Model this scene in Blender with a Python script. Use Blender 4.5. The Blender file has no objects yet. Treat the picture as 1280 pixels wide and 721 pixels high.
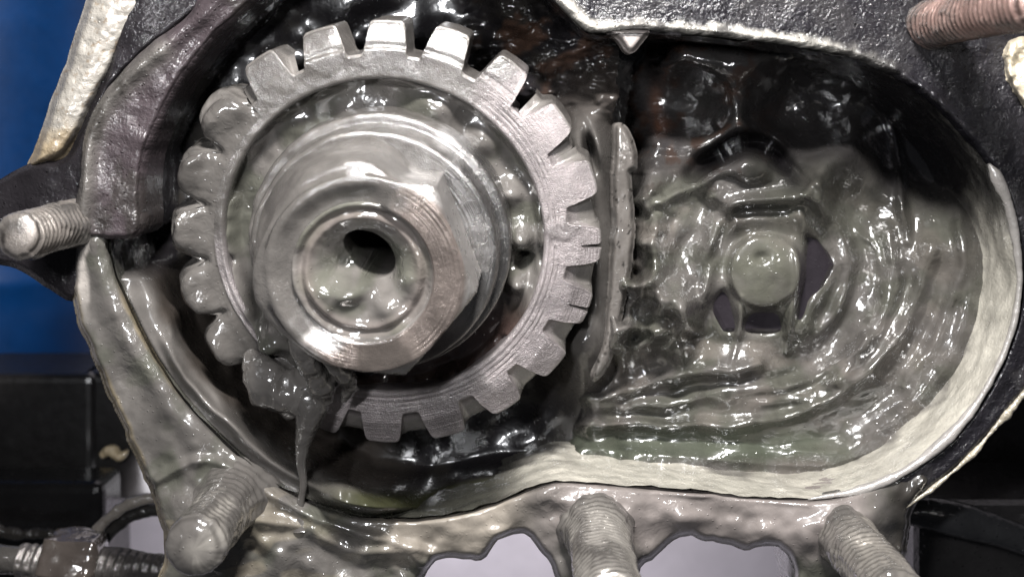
import bpy, math, random
import numpy as np
S = bpy.context.scene
COL = S.collection
random.seed(4)

# ---------------------------------------------------------------- camera, world, lamps, exposure
D = 14.0                                   # camera height above the rim of the housing (1 unit = 1.7 cm)
CX, CY = 640.0, 150.0                      # where the lens axis meets the photograph
cd = bpy.data.cameras.new('camera'); cam = bpy.data.objects.new('camera', cd); COL.objects.link(cam)
cam.location = (0, 0, D)
cd.sensor_width = 36; cd.lens = 36 * D / 12.8
cd.shift_y = -(360.5 - CY) / 1280
cd.clip_start = 0.1; cd.clip_end = 200
cd.dof.use_dof = True; cd.dof.focus_distance = D - 0.1; cd.dof.aperture_fstop = 0.0394 / 0.16
S.camera = cam

W = bpy.data.worlds.new('World'); S.world = W; W.use_nodes = True
wb = W.node_tree.nodes['Background']
wb.inputs[0].default_value = (0.80, 0.86, 1.0, 1); wb.inputs[1].default_value = 0.045

def area(name, loc, tgt, sx, sy, power, col=(1, 1, 1)):
    l = bpy.data.lights.new(name, 'AREA'); l.shape = 'RECTANGLE'; l.size = sx; l.size_y = sy
    l.energy = power; l.color = col
    o = bpy.data.objects.new(name, l); COL.objects.link(o); o.location = loc
    import mathutils
    o.rotation_euler = (mathutils.Vector(tgt) - mathutils.Vector(loc)).to_track_quat('-Z', 'Y').to_euler()
    return o
area('workshop_lamp', (0.2, 10.0, 10.2), (0, -2, 0), 3.2, 1.4, 12500, (1.0, 0.98, 0.965))
area('ceiling_tube', (-3.4, 2.6, 15.2), (0, -2, 0), 3.0, 0.6, 3000, (0.96, 0.97, 1.0))
area('bench_lamp', (7.5, 2.0, 15.0), (1, -2, 0), .8, .8, 330, (1.0, 0.97, 0.95))
area('floor_fill_light', (-2.2, -6.2, -6.0), (-2.2, -9, -14), 9.0, 3.0, 1350, (0.97, 0.95, 1.0))  # added fill, hidden by the housing, to brighten the floor in the gaps

S.view_settings.view_transform = 'Standard'; S.view_settings.look = 'None'
S.view_settings.exposure = 0.0; S.view_settings.gamma = 1.0
S.cycles.use_denoising = True
S.cycles.max_bounces = 6

# ---------------------------------------------------------------- maths helpers
def P(px, py, z):
    px = np.asarray(px, float); py = np.asarray(py, float); z = np.asarray(z, float)
    k = (D - z) / D / 100.0
    return np.stack(np.broadcast_arrays((px - CX) * k, (CY - py) * k, z), -1)
def sst(a, b, x):
    t = np.clip((np.asarray(x, float) - a) / (b - a), 0, 1); return t * t * (3 - 2 * t)
def hsh(ix, iy, iz, seed):
    h = (ix.astype(np.int64) * 374761393 + iy.astype(np.int64) * 668265263 + iz.astype(np.int64) * 2147483647 // 7 + seed * 1274126177) & 0xffffffff
    h = ((h ^ (h >> 13)) * 1274126177) & 0xffffffff
    h = ((h ^ (h >> 16)) * 2246822519) & 0xffffffff
    return ((h ^ (h >> 15)) & 0xffff) / 32767.5 - 1.0
def vn(x, y, z=0.0, seed=0):
    x, y, z = np.broadcast_arrays(np.asarray(x, float), np.asarray(y, float), np.asarray(z, float))
    fx, fy, fz = np.floor(x), np.floor(y), np.floor(z)
    u, v, w = x - fx, y - fy, z - fz
    u = u*u*u*(u*(u*6-15)+10); v = v*v*v*(v*(v*6-15)+10); w = w*w*w*(w*(w*6-15)+10)
    ix, iy, iz = fx.astype(int), fy.astype(int), fz.astype(int)
    def lay(k):
        a = hsh(ix, iy, iz+k, seed); b = hsh(ix+1, iy, iz+k, seed)
        c = hsh(ix, iy+1, iz+k, seed); d = hsh(ix+1, iy+1, iz+k, seed)
        return (a + (b-a)*u) * (1-v) + (c + (d-c)*u) * v
    l0 = lay(0)
    if not np.any(w): return l0
    return l0 * (1-w) + lay(1) * w
def fbm(x, y, z=0.0, seed=0, o=4, g=0.5):
    s = 0; a = 1.0; f = 1.0; n = 0
    for k in range(o):
        c_, s_ = math.cos(.6+1.13*k), math.sin(.6+1.13*k); X_, Y_ = np.asarray(x)*f, np.asarray(y)*f
        s = s + a * vn(X_*c_-Y_*s_ + 17.3*k, X_*s_+Y_*c_ - 9.1*k, np.asarray(z)*f, seed+k); n += a; a *= g; f *= 2.03
    return s / n
def spline(pts, n, closed=False):
    p = np.array(pts, float)
    if closed: q = np.vstack([p[-1], p, p[0], p[1]])
    else: q = np.vstack([2*p[0]-p[1], p, 2*p[-1]-p[-2]])
    m = len(q) - 3; out = []
    for i in range(m):
        t = np.linspace(0, 1, 16, endpoint=False)[:, None]
        a, b, c, d = q[i], q[i+1], q[i+2], q[i+3]
        out.append(0.5*((2*b)+(-a+c)*t+(2*a-5*b+4*c-d)*t**2+(-a+3*b-3*c+d)*t**3))
    o = np.vstack(out + [q[-2][None] if not closed else p[0][None]])
    L = np.concatenate([[0], np.cumsum(np.linalg.norm(np.diff(o, axis=0)[:, :2], axis=1))])
    s = np.linspace(0, L[-1], n + (1 if closed else 0))
    r = np.stack([np.interp(s, L, o[:, k]) for k in range(p.shape[1])], 1)
    return r[:-1] if closed else r
def pdist(X, Y, pl, closed=False, want_t=False):
    pl = np.asarray(pl, float)
    a = pl if closed else pl[:-1]; b = np.roll(pl, -1, 0) if closed else pl[1:]
    best = np.full(X.shape, 1e9); bt = np.zeros(X.shape)
    n = len(a)
    for i in range(n):
        dx, dy = b[i, 0]-a[i, 0], b[i, 1]-a[i, 1]; l2 = dx*dx+dy*dy+1e-9
        t = np.clip(((X-a[i, 0])*dx+(Y-a[i, 1])*dy)/l2, 0, 1)
        q = (X-a[i, 0]-t*dx)**2+(Y-a[i, 1]-t*dy)**2
        if want_t:
            m = q < best; bt = np.where(m, (i+t)/n, bt)
        best = np.minimum(best, q)
    best = np.sqrt(best)
    return (best, bt) if want_t else best
def inside(X, Y, pl):
    pl = np.asarray(pl, float); r = np.zeros(X.shape, bool); b = np.roll(pl, -1, 0)
    for (x0, y0), (x1, y1) in zip(pl, b):
        if y0 == y1: continue
        c = (y0 > Y) != (y1 > Y)
        r ^= c & (X < (x1-x0)*(Y-y0)/(y1-y0)+x0)
    return r
def sdf(X, Y, pl):
    d = pdist(X, Y, pl, True); return np.where(inside(X, Y, pl), d, -d)
def bump(X, Y, cx, cy, rx, ry, rot=0, p=1.0):
    c, s = math.cos(math.radians(rot)), math.sin(math.radians(rot))
    u = ((X-cx)*c+(Y-cy)*s)/rx; v = (-(X-cx)*s+(Y-cy)*c)/ry
    return np.exp(-(u*u+v*v)**p)
def ridge(X, Y, pts, w, h, n=24, p=1.0):
    """pts: (x, y[, scale]) polyline; a soft rope of height h and half width w"""
    q = np.array([(a[0], a[1], a[2] if len(a) > 2 else 1.0) for a in pts], float)
    q = spline(q, n)
    x0, x1, y0, y1 = q[:, 0].min()-3*w, q[:, 0].max()+3*w, q[:, 1].min()-3*w, q[:, 1].max()+3*w
    out = np.zeros(X.shape); m = (X > x0) & (X < x1) & (Y > y0) & (Y < y1)
    if m.any():
        d, t = pdist(X[m], Y[m], q[:, :2], want_t=True)
        sc = np.interp(t, np.linspace(0, 1, n), q[:, 2])
        out[m] = h*sc*np.exp(-(d/w)**(2*p))
    return out

# ---------------------------------------------------------------- object helpers
def link(o, parent=None):
    COL.objects.link(o)
    if parent: o.parent = parent
    return o
def tag(o, label=None, cat=None, group=None, kind=None):
    if label: o['label'] = label
    if cat: o['category'] = cat
    if group: o['group'] = group
    if kind: o['kind'] = kind
    return o
def empty(name, loc=(0, 0, 0), rot=(0, 0, 0)):
    o = bpy.data.objects.new(name, None); o.location = loc; o.rotation_euler = rot; o.empty_display_size = .2
    return link(o)
def mk(name, V, F, mat, col=None, prm=None, parent=None, smooth=True, origin=None):
    V = np.asarray(V, float).reshape(-1, 3)
    if origin is not None: V = V - np.asarray(origin)
    me = bpy.data.meshes.new(name)
    F = [np.asarray(f) for f in (F if isinstance(F, list) else [F]) if len(f)]
    me.vertices.add(len(V)); me.vertices.foreach_set('co', V.astype(np.float32).ravel())
    nl = sum(f.size for f in F); npoly = sum(len(f) for f in F)
    me.loops.add(nl); me.polygons.add(npoly)
    me.loops.foreach_set('vertex_index', np.concatenate([f.ravel() for f in F]).astype(np.int32))
    tot = np.concatenate([np.full(len(f), f.shape[1]) for f in F])
    me.polygons.foreach_set('loop_start', (np.cumsum(tot)-tot).astype(np.int32))
    me.polygons.foreach_set('use_smooth', np.full(npoly, smooth))
    for nm, arr, dflt in (('Col', col, (.2, .2, .2)), ('Prm', prm, (.35, 0, .5))):
        a = me.attributes.new(nm, 'FLOAT_COLOR', 'POINT')
        q = np.ones((len(V), 4), np.float32)
        q[:, :3] = np.asarray(dflt if arr is None else arr, float).reshape(-1, 3) if arr is None or np.ndim(arr) > 1 or np.size(arr) == 3 else arr
        a.data.foreach_set('color', q.ravel())
    me.update(calc_edges=True); me.validate()
    me.materials.append(mat)
    o = bpy.data.objects.new(name, me)
    if origin is not None: o.location = origin
    return link(o, parent)
def gridfaces(nu, nv, wrap=False):
    i = np.arange(nu if wrap else nu-1)[:, None]; j = np.arange(nv-1)[None]
    i2 = (i+1) % nu
    return np.stack([i*nv+j, i2*nv+j, i2*nv+j+1, i*nv+j+1], -1).reshape(-1, 4)
def mixc(a, b, t):
    t = np.asarray(t)[..., None]; return np.asarray(a, float)*(1-t)+np.asarray(b, float)*t

# ---------------------------------------------------------------- materials
def material(name, var=.35, vscale=1.6, bump=.25, bscale=5.0, grit=.25, gscale=38.0, coat=.5, coatr=.07, spec=.5, sparkle=0.0, ripple=0.0, turned=0.0):
    m = bpy.data.materials.new(name); m.use_nodes = True
    mtl = m
    n = m.node_tree.nodes; L = m.node_tree.links.new; b = n['Principled BSDF']
    tc = n.new('ShaderNodeTexCoord')
    def at(nm):
        a = n.new('ShaderNodeAttribute'); a.attribute_name = nm; return a
    def noise(sc, det=4, ro=.55, dist=0):
        t = n.new('ShaderNodeTexNoise'); t.inputs['Scale'].default_value = sc; t.inputs['Detail'].default_value = det
        t.inputs['Roughness'].default_value = ro; t.inputs['Distortion'].default_value = dist
        L(tc.outputs['Object'], t.inputs['Vector']); return t
    def math_(op, a, c):
        q = n.new('ShaderNodeMath'); q.operation = op
        for i, v in enumerate((a, c)):
            if isinstance(v, (int, float)): q.inputs[i].default_value = v
            else: L(v, q.inputs[i])
        return q.outputs[0]
    ca, pa = at('Col'), at('Prm'); sp = n.new('ShaderNodeSeparateColor'); L(pa.outputs['Color'], sp.inputs[0])
    n1 = noise(vscale, 6, .6, .4); n2 = noise(vscale*9, 3)
    mr = n.new('ShaderNodeMapRange'); L(n1.outputs['Fac'], mr.inputs[0])
    mr.inputs[1].default_value = .3; mr.inputs[2].default_value = .7; mr.inputs[3].default_value = 1-var; mr.inputs[4].default_value = 1+var
    f2 = math_('ADD', math_('MULTIPLY', n2.outputs['Fac'], var*.8), 1-var*.4)
    vm = n.new('ShaderNodeVectorMath'); vm.operation = 'SCALE'; L(ca.outputs['Color'], vm.inputs[0]); L(math_('MULTIPLY', mr.outputs[0], f2), vm.inputs[3])
    L(vm.outputs[0], b.inputs['Base Color'])
    n3 = noise(5, 2)
    L(math_('ADD', sp.outputs[0], math_('MULTIPLY', math_('SUBTRACT', n3.outputs['Fac'], .5), .25)), b.inputs['Roughness'])
    L(sp.outputs[1], b.inputs['Metallic'])
    b.inputs['Specular IOR Level'].default_value = spec
    L(math_('MULTIPLY', math_('SUBTRACT', 1.0, sp.outputs[1]), coat), b.inputs['Coat Weight']); b.inputs['Coat Roughness'].default_value = coatr
    nb = noise(bscale, 2, .45, .6); ng = noise(gscale, 3, .6)
    b1 = n.new('ShaderNodeBump'); b1.inputs['Strength'].default_value = bump; b1.inputs['Distance'].default_value = .12; L(nb.outputs['Fac'], b1.inputs['Height'])
    if ripple > 0:
        nr = noise(9.0, 2, .5, .5); pm = noise(.9, 2); mp = n.new('ShaderNodeMapRange'); L(pm.outputs['Fac'], mp.inputs[0]); mp.inputs[1].default_value = .42; mp.inputs[2].default_value = .62; mp.inputs[3].default_value = .08; mp.inputs[4].default_value = ripple
        b4 = n.new('ShaderNodeBump'); b4.inputs['Distance'].default_value = .07; L(nr.outputs['Fac'], b4.inputs['Height']); L(mp.outputs[0], b4.inputs['Strength']); L(b1.outputs[0], b4.inputs['Normal']); b1 = b4
    b2 = n.new('ShaderNodeBump'); b2.inputs['Distance'].default_value = .02; L(ng.outputs['Fac'], b2.inputs['Height']); L(b1.outputs[0], b2.inputs['Normal'])
    L(math_('MULTIPLY', sp.outputs[2], grit*2), b2.inputs['Strength'])
    last = b2
    if turned > 0:
        sx = n.new('ShaderNodeSeparateXYZ'); L(tc.outputs['Object'], sx.inputs[0])
        rr_ = math_('SQRT', math_('ADD', math_('MULTIPLY', sx.outputs[0], sx.outputs[0]), math_('MULTIPLY', sx.outputs[1], sx.outputs[1])), 0)
        cx_ = n.new('ShaderNodeCombineXYZ'); L(math_('MULTIPLY', rr_, 44.0), cx_.inputs[0]); L(math_('MULTIPLY', sx.outputs[2], 40.0), cx_.inputs[1]); L(math_('MULTIPLY', sx.outputs[0], .8), cx_.inputs[2])
        nt = n.new('ShaderNodeTexNoise'); nt.inputs['Scale'].default_value = 1.0; nt.inputs['Detail'].default_value = 3; L(cx_.outputs[0], nt.inputs['Vector'])
        b5 = n.new('ShaderNodeBump'); b5.inputs['Distance'].default_value = .03; L(nt.outputs['Fac'], b5.inputs['Height']); L(b2.outputs[0], b5.inputs['Normal']); L(math_('MULTIPLY', sp.outputs[1], turned), b5.inputs['Strength']); last = b5; b2 = b5
    if sparkle > 0:
        vo = n.new('ShaderNodeTexVoronoi'); vo.inputs['Scale'].default_value = 11; L(tc.outputs['Object'], vo.inputs['Vector'])
        r = n.new('ShaderNodeMapRange'); L(vo.outputs['Distance'], r.inputs[0]); r.inputs[1].default_value = .16; r.inputs[2].default_value = 0; r.inputs[3].default_value = 0; r.inputs[4].default_value = 1
        b3 = n.new('ShaderNodeBump'); b3.inputs['Strength'].default_value = sparkle; b3.inputs['Distance'].default_value = .03; L(r.outputs[0], b3.inputs['Height']); L(b2.outputs[0], b3.inputs['Normal']); last = b3
    L(last.outputs[0], b.inputs['Normal']); L(last.outputs[0], b.inputs['Coat Normal'])
    return m
M_GREASE = material('grease', .30, 1.1, .12, 2.0, .04, 26, .9, .075, .2, .4, .30)
M_OIL = material('black_oil', .3, 1.1, .06, 1.2, .02, 20, .42, .08, .14, .25, .04)
M_STEEL = material('machined_steel', .35, 1.6, .05, 6, .42, 60, .8, .06, .5, .0, .15, .6)
M_PAINT = material('black_paint', .25, 2.0, .10, 4, .5, 22, .4, .05, .12, 1.0, .3)
M_CAST = material('bare_casting', .22, 2.0, .10, 5, .45, 24, .8, .09, .5, .4, .10)
M_PLASTIC = material('blue_plastic', .25, .6, .05, 2, .2, 12, .06, .2, .12)
M_PLAIN = material('plain', .15, .8, .05, 4, .3, 20, .1, .2, .5, .0)

GREY = np.array((.0455, .0420, .0388)); OLIVE = np.array((.0345, .0340, .0282)); DARK = np.array((.010, .009, .008)); BLACK = np.array((.004, .0036, .004))
RUST = np.array((.028, .0165, .012)); CREAM = np.array((.265, .25, .215)); MAUVE = np.array((.045, .036, .039)); TAN = np.array((.24, .20, .178)); STEEL = np.array((.185, .165, .163))

# a sheet cut to an outline, with rounded rim and real thickness
def plate(name, poly, zf, cf, mat, thick=.6, cell=2.2, holes=(), rnd=8.0, rdep=.12, parent=None, smooth_n=None, prm=(.3, 0, .5), wob=0.0):
    pl = spline(poly, smooth_n or max(60, len(poly)*8), True) if smooth_n != 0 else np.array(poly, float)
    if wob:
        nn = np.stack([fbm(pl[:, 0]/22, pl[:, 1]/22, 3.3, 5, 3), fbm(pl[:, 0]/22, pl[:, 1]/22, 8.8, 9, 3)], 1); pl = pl + nn*wob
    x0, y0 = pl.min(0)-2*cell; x1, y1 = pl.max(0)+2*cell
    xs = np.arange(x0, x1, cell); ys = np.arange(y0, y1, cell)
    X, Y = np.meshgrid(xs, ys, indexing='ij')
    def dist(X, Y):
        d = sdf(X, Y, pl)
        for h in holes: d = np.minimum(d, -sdf(X, Y, h))
        return d
    d = dist(X, Y)
    gx, gy = np.gradient(d, cell); gl = np.sqrt(gx*gx+gy*gy)+1e-6
    snap = (d < 0) & (d > -1.6*cell)
    Xs = np.where(snap, X-d*gx/gl, X); Ys = np.where(snap, Y-d*gy/gl, Y); d2 = np.where(snap, 0, d)
    z = zf(Xs, Ys, d2) - rdep*(1-sst(0, rnd, d2))**2
    F = gridfaces(*X.shape); ok = (d > -1.45*cell).ravel(); F = F[ok[F].all(1)]
    F = F[(d.ravel()[F] > -.001).any(1)]
    F = F[:, ::-1]
    V = P(Xs, Ys, z).reshape(-1, 3); C = cf(Xs, Ys, d2).reshape(-1, 3)
    if callable(prm): PR = prm(Xs, Ys, d2).reshape(-1, 3)
    else: PR = np.tile(np.array(prm), (len(V), 1))
    E = np.stack([F, np.roll(F, -1, 1)], -1).reshape(-1, 2)
    key = np.sort(E, 1); kk = key[:, 0]*len(V)+key[:, 1]; u, inv, cnt = np.unique(kk, return_inverse=True, return_counts=True)
    B = E[cnt[inv] == 1]
    bv = np.unique(B); mp = np.full(len(V), -1); mp[bv] = np.arange(len(bv))
    rows = [V]; base = len(V); cur = mp.copy(); SF = []; off = None
    Vb = V[bv].copy(); prev = bv.copy()
    for k, f in enumerate((.35, 1.0)):
        nvv = Vb.copy(); nvv[:, 2] -= thick*f; rows.append(nvv)
        now = base+np.arange(len(bv)); base += len(bv)
        SF.append(np.stack([B[:, 1] if k == 0 else prev[mp[B[:, 1]]], B[:, 0] if k == 0 else prev[mp[B[:, 0]]], now[mp[B[:, 0]]], now[mp[B[:, 1]]]], -1)); prev = now
    V = np.vstack(rows); C = np.vstack([C, C[bv], C[bv]]); PR = np.vstack([PR, PR[bv], PR[bv]])
    Fa = np.vstack([F]+SF); used = np.unique(Fa); rm = np.full(len(V), -1); rm[used] = np.arange(len(used))
    return mk(name, V[used], rm[Fa], mat, C[used], PR[used], parent)
def flat(c, amp=0.0, sc=30, seed=1):
    c = np.asarray(c)
    def f(X, Y, d):
        k = 1+amp*fbm(X/sc, Y/sc, 0, seed, 4); return c*k[..., None]
    return f

def tube(name, pts, rads, mat, col, prm=(.25, 0, .4), parent=None, seg=14, amp=.0, nsc=4.0, n=80, squash=1.0, origin=None):
    q = np.column_stack([np.array(pts, float), np.array(rads, float)])
    # arc-length resample in 3D
    L = np.concatenate([[0], np.cumsum(np.linalg.norm(np.diff(q[:, :3], axis=0), axis=1))])
    t = np.linspace(0, len(q)-1, n)
    qq = np.vstack([2*q[0]-q[1], q, 2*q[-1]-q[-2]]); i = np.minimum(t.astype(int), len(q)-2); f = (t-i)[:, None]
    a, b, c, d = qq[i], qq[i+1], qq[i+2], qq[i+3]
    q = .5*((2*b)+(-a+c)*f+(2*a-5*b+4*c-d)*f**2+(-a+3*b-3*c+d)*f**3)
    p, r = q[:, :3], np.maximum(q[:, 3], .002)
    T = np.gradient(p, axis=0); T /= np.linalg.norm(T, axis=1)[:, None]+1e-9
    up = np.array((0, 0, 1.0)) if abs(T[:, 2]).mean() < .8 else np.array((0, 1.0, 0))
    Bn = np.cross(T, up); Bn /= np.linalg.norm(Bn, axis=1)[:, None]+1e-9; Nn = np.cross(Bn, T)
    th = np.linspace(0, 2*np.pi, seg, endpoint=False)
    V = p[:, None]+r[:, None, None]*(np.cos(th)[None, :, None]*Bn[:, None]+np.sin(th)[None, :, None]*Nn[:, None]*squash)
    if amp:
        k = fbm(V[..., 0]*nsc, V[..., 1]*nsc, V[..., 2]*nsc, 13, 4)
        V = p[:, None]+(V-p[:, None])*(1+amp*k)[..., None]
    Vf = np.vstack([V.reshape(-1, 3), p[:1], p[-1:]])
    F = gridfaces(n, seg); extra = np.array([[i*seg+seg-1, (i+1)*seg+seg-1, (i+1)*seg, i*seg] for i in range(n-1)])
    e = len(Vf); k = np.arange(seg); c0 = np.stack([k, (k+1) % seg, np.full(seg, e-2)], 1)[:, ::-1]; c1 = np.stack([(n-1)*seg+k, (n-1)*seg+(k+1) % seg, np.full(seg, e-1)], 1)
    return mk(name, Vf, [np.vstack([F, extra]), c0, c1], mat, np.tile(col, (len(Vf), 1)), np.tile(prm, (len(Vf), 1)), parent, origin=origin)
# ================================================================ surroundings
def quadbox(name, lo, hi, mat, col, prm=(.5, 0, .3), parent=None, bev=.12):
    import bmesh
    bm = bmesh.new(); bmesh.ops.create_cube(bm, size=1)
    lo, hi = np.array(lo, float), np.array(hi, float)
    for v in bm.verts: v.co = [(lo[i]+hi[i])/2+v.co[i]*(hi[i]-lo[i]) for i in range(3)]
    bmesh.ops.bevel(bm, geom=bm.edges[:], offset=bev, segments=3, profile=.5, affect='EDGES')
    V = np.array([v.co[:] for v in bm.verts]); bm.verts.index_update()
    if parent: V = V-np.array(parent.location)
    tri = bmesh.ops.triangulate(bm, faces=bm.faces[:]); F = np.array([[v.index for v in f.verts] for f in bm.faces])
    bm.free()
    return mk(name, V, F, mat, np.tile(col, (len(V), 1)), np.tile(prm, (len(V), 1)), parent, smooth=False)
g = np.array([(-60, -60, -14), (60, -60, -14), (60, 60, -14), (-60, 60, -14)], float)
fl = mk('floor', g, np.array([[0, 1, 2, 3]]), material('concrete', .10, .5, .1, 2, .5, 8, .1, .3), np.tile((.60, .56, .60), (4, 1)), np.tile((.6, 0, .2), (4, 1)), smooth=False)
tag(fl, 'pale grey workshop floor seen through the gaps below the housing', None, None, 'structure')

def lathe(name, prof, n, mat, cf=None, prm=(.3, 0, .5), parent=None, mod=None, origin=None, a0=0, a1=360):
    prof = np.array(prof, float); wrap = (a1-a0) >= 360
    a = np.radians(np.linspace(a0, a1, n, endpoint=not wrap))
    A = np.repeat(a[:, None], len(prof), 1); R = np.repeat(prof[None, :, 0], n, 0); Z = np.repeat(prof[None, :, 1], n, 0)
    if mod: R, Z = mod(A, R, Z)
    V = np.stack([R*np.cos(A), R*np.sin(A), Z], -1)
    C = cf(A, R, Z) if callable(cf) else np.broadcast_to(np.asarray(cf), V.shape)
    PR = prm(A, R, Z) if callable(prm) else np.broadcast_to(np.asarray(prm, float), V.shape)
    return mk(name, V, gridfaces(n, len(prof), wrap), mat, C.reshape(-1, 3), PR.reshape(-1, 3), parent)
def densify(pts, step):
    out = [pts[0]]
    for a, b in zip(pts[:-1], pts[1:]):
        k = max(1, int(math.hypot(b[0]-a[0], b[1]-a[1])/step))
        for i in range(1, k+1): out.append((a[0]+(b[0]-a[0])*i/k, a[1]+(b[1]-a[1])*i/k))
    return out

# blue drum, far left, standing on the floor out of focus
bx, by, _ = P(-40, 190, -6.5)
dr = empty('blue_drum', (bx-2.3, by, -9)); dr.rotation_euler = (math.radians(-90), 0, 0)
tag(dr, 'blurred blue plastic drum behind the left edge of the housing', 'drum')
dr.location = (-12.1, -6.0, -10.5)
lathe('drum_body', densify([(0, -.02), (3.3, -.02), (3.45, .1), (3.45, 2.6), (3.53, 2.7), (3.53, 2.9), (3.45, 3.0), (3.45, 9.4), (3.3, 9.6), (0, 9.62)], .4), 96, M_PLASTIC, (.0004, .016, .062), (.5, 0, .3), dr)

# black tray, left, below the drum
tr = empty('black_tray', (0, 0, -5)); tag(tr, 'black oily tray edge in the shade at lower left', 'tray')
a = P(-200, 468, -6); b = P(330, 900, -6)
quadbox('tray_back', (a[0], b[1], -8.0), (P(118, 0, -6)[0], a[1], -6.0), M_PLAIN, (.006, .0052, .005), (.4, 0, .3), tr, .15)
a = P(90, 468, -6); b = P(330, 628, -6)
quadbox('tray_side', (a[0], b[1], -8.1), (b[0], a[1], -6.1), M_PLAIN, (.006, .0052, .005), (.4, 0, .3), tr, .15)
a = P(-200, 604, -4.6); b = P(128, 668, -4.6)
quadbox('tray_rim', (a[0], b[1], -5.6), (b[0], a[1], -4.6), M_OIL, (.007, .0065, .0065), (.25, 0, .5), tr, .16)
tube('tray_lip', [P(x, y, -4.2)-np.array((0, 0, -5)) for x, y in ((-60, 664), (20, 666), (84, 668))], [.10, .09, .08], M_PAINT, (.02, .018, .016), (.2, 0, .5), tr, 16, .9, 5, 90)
pc = empty('clay_crumb', P(146, 566, -5.9)); tag(pc, 'small tan crumb lying on the black tray', 'crumb')
tube('crumb_body', [P(x, y, -5.85)-np.array(pc.location) for x, y in ((127, 569), (138, 563), (150, 570), (160, 563))], [.06, .10, .08, .03], M_CAST, (.40, .32, .20), (.4, 0, .8), pc, 14, .5, 8, 30)
cr = empty('hose_clamp', P(200, 715, -2.6)); tag(cr, 'worn round clamp ring half hidden behind the housing at lower left', 'clamp')
tube('clamp_ring', [P(200-93*math.cos(math.radians(t)), 712-90*math.sin(math.radians(t)), -2.6)-np.array(cr.location) for t in range(-30, 130, 10)], [.085]*16, M_CAST, (.13, .115, .10), (.25, 0, .7), cr, 18, .35, 6, 120)
tube('clamp_lip', [P(200-82*math.cos(math.radians(t)), 716-80*math.sin(math.radians(t)), -2.75)-np.array(cr.location) for t in range(-30, 130, 10)], [.10]*16, M_PAINT, (.015, .014, .013), (.25, 0, .5), cr, 18, .3, 6, 120)
cb = empty('clamp_bolt', P(60, 702, -2.2)); tag(cb, 'greasy threaded clamp bolt with a brown nut lying across the lower left corner', 'bolt')
cb.rotation_euler = (0, math.radians(90), math.radians(-4))
def cbt():
    n = 64; z = np.linspace(-.4, 2.1, 260); a = np.linspace(0, 2*np.pi, n, endpoint=False); A, Z = np.meshgrid(a, z, indexing='ij')
    th = np.abs(np.mod(Z/.13+A/(2*np.pi), 1)-.5)*2; R = .25*(1-.15*th*sst(-.4, .2, fbm(np.cos(A), np.sin(A), Z*2.4, 6, 3)))+.04*fbm(np.cos(A), np.sin(A), Z*2, 5, 3)
    mk('threaded_rod', np.stack([R*np.cos(A), R*np.sin(A), Z], -1), gridfaces(n, len(z), True), M_STEEL, np.tile((.07, .064, .06), (R.size, 1)), np.tile((.2, .5, .4), (R.size, 1)), cb)
    z = np.linspace(-.05, .80, 14); A, Z = np.meshgrid(np.linspace(0, 2*np.pi, 120, endpoint=False), z, indexing='ij')
    R = np.minimum(.42/np.cos(np.mod(A, math.radians(60))-math.radians(30)), .43+np.minimum(Z+.05, .80-Z)*1.2)+.06*fbm(np.cos(A)*2, np.sin(A)*2, Z*3, 8, 3)
    R[:, 0] = .1; R[:, -1] = .1
    mk('nut', np.stack([R*np.cos(A), R*np.sin(A), Z], -1), gridfaces(120, len(z), True), M_GREASE, np.tile((.030, .025, .022), (R.size, 1)), np.tile((.2, 0, .5), (R.size, 1)), cb)
    z = np.linspace(-2.5, .1, 30); A, Z = np.meshgrid(np.linspace(0, 2*np.pi, 40, endpoint=False), z, indexing='ij'); R = .20+.03*fbm(np.cos(A), np.sin(A), Z*2, 15, 3)
    mk('shank', np.stack([R*np.cos(A), R*np.sin(A), Z], -1), gridfaces(40, len(z), True), M_GREASE, np.tile((.028, .026, .024), (R.size, 1)), np.tile((.2, 0, .5), (R.size, 1)), cb)
cbt()

# black bracket, lower right
br = empty('black_bracket', (0, 0, -3)); tag(br, 'black painted bracket with a glossy top edge below the right flange', 'bracket')
a = P(1150, 632, -2.6); b = P(1420, 790, -2.6)
quadbox('bracket_body', (a[0], b[1], -5.0), (b[0], a[1], -2.6), M_PAINT, (.016, .015, .015), (.22, 0, .5), br, .28)
a = P(1120, 420, -5.0); b = P(1500, 860, -5.0)
quadbox('bracket_plate', (a[0], b[1], -6.0), (b[0], a[1], -5.1), M_PAINT, (.012, .011, .011), (.3, 0, .6), br, .1)

tube('bracket_edge', [P(x, y, -2.3)-np.array((0, 0, -3)) for x, y in ((1128, 640), (1165, 642), (1210, 652), (1250, 664), (1320, 690))], [.16, .24, .25, .22, .2], M_PAINT, (.02, .02, .021), (.16, 0, .3), br, 24, .06, 2, 60)
# ================================================================ housing
H = empty('gearbox_housing', (0, 0, 0))
tag(H, 'black cast gearbox housing with greasy worn rim around the open gear cavity', 'gearbox housing')
CAV = [(690, 2), (722, 34), (745, 46), (800, 42), (900, 50), (1000, 62), (1060, 74), (1110, 94), (1160, 127), (1208, 177), (1240, 218), (1258, 262), (1267, 310),
       (1270, 360), (1258, 420), (1226, 490), (1182, 545), (1132, 585), (1080, 609), (1030, 621), (960, 620), (880, 613), (800, 606), (740, 601), (700, 599),
       (660, 609), (610, 628), (560, 641), (500, 646), (440, 641), (390, 625), (340, 597), (290, 556), (240, 505), (200, 450), (168, 390), (146, 335), (140, 297),
       (172, 286), (177, 195), (200, 138), (245, 70), (305, 8), (345, -22), (480, -44), (620, -34), (665, -20)]
cav = spline(CAV, 300, True)
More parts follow.
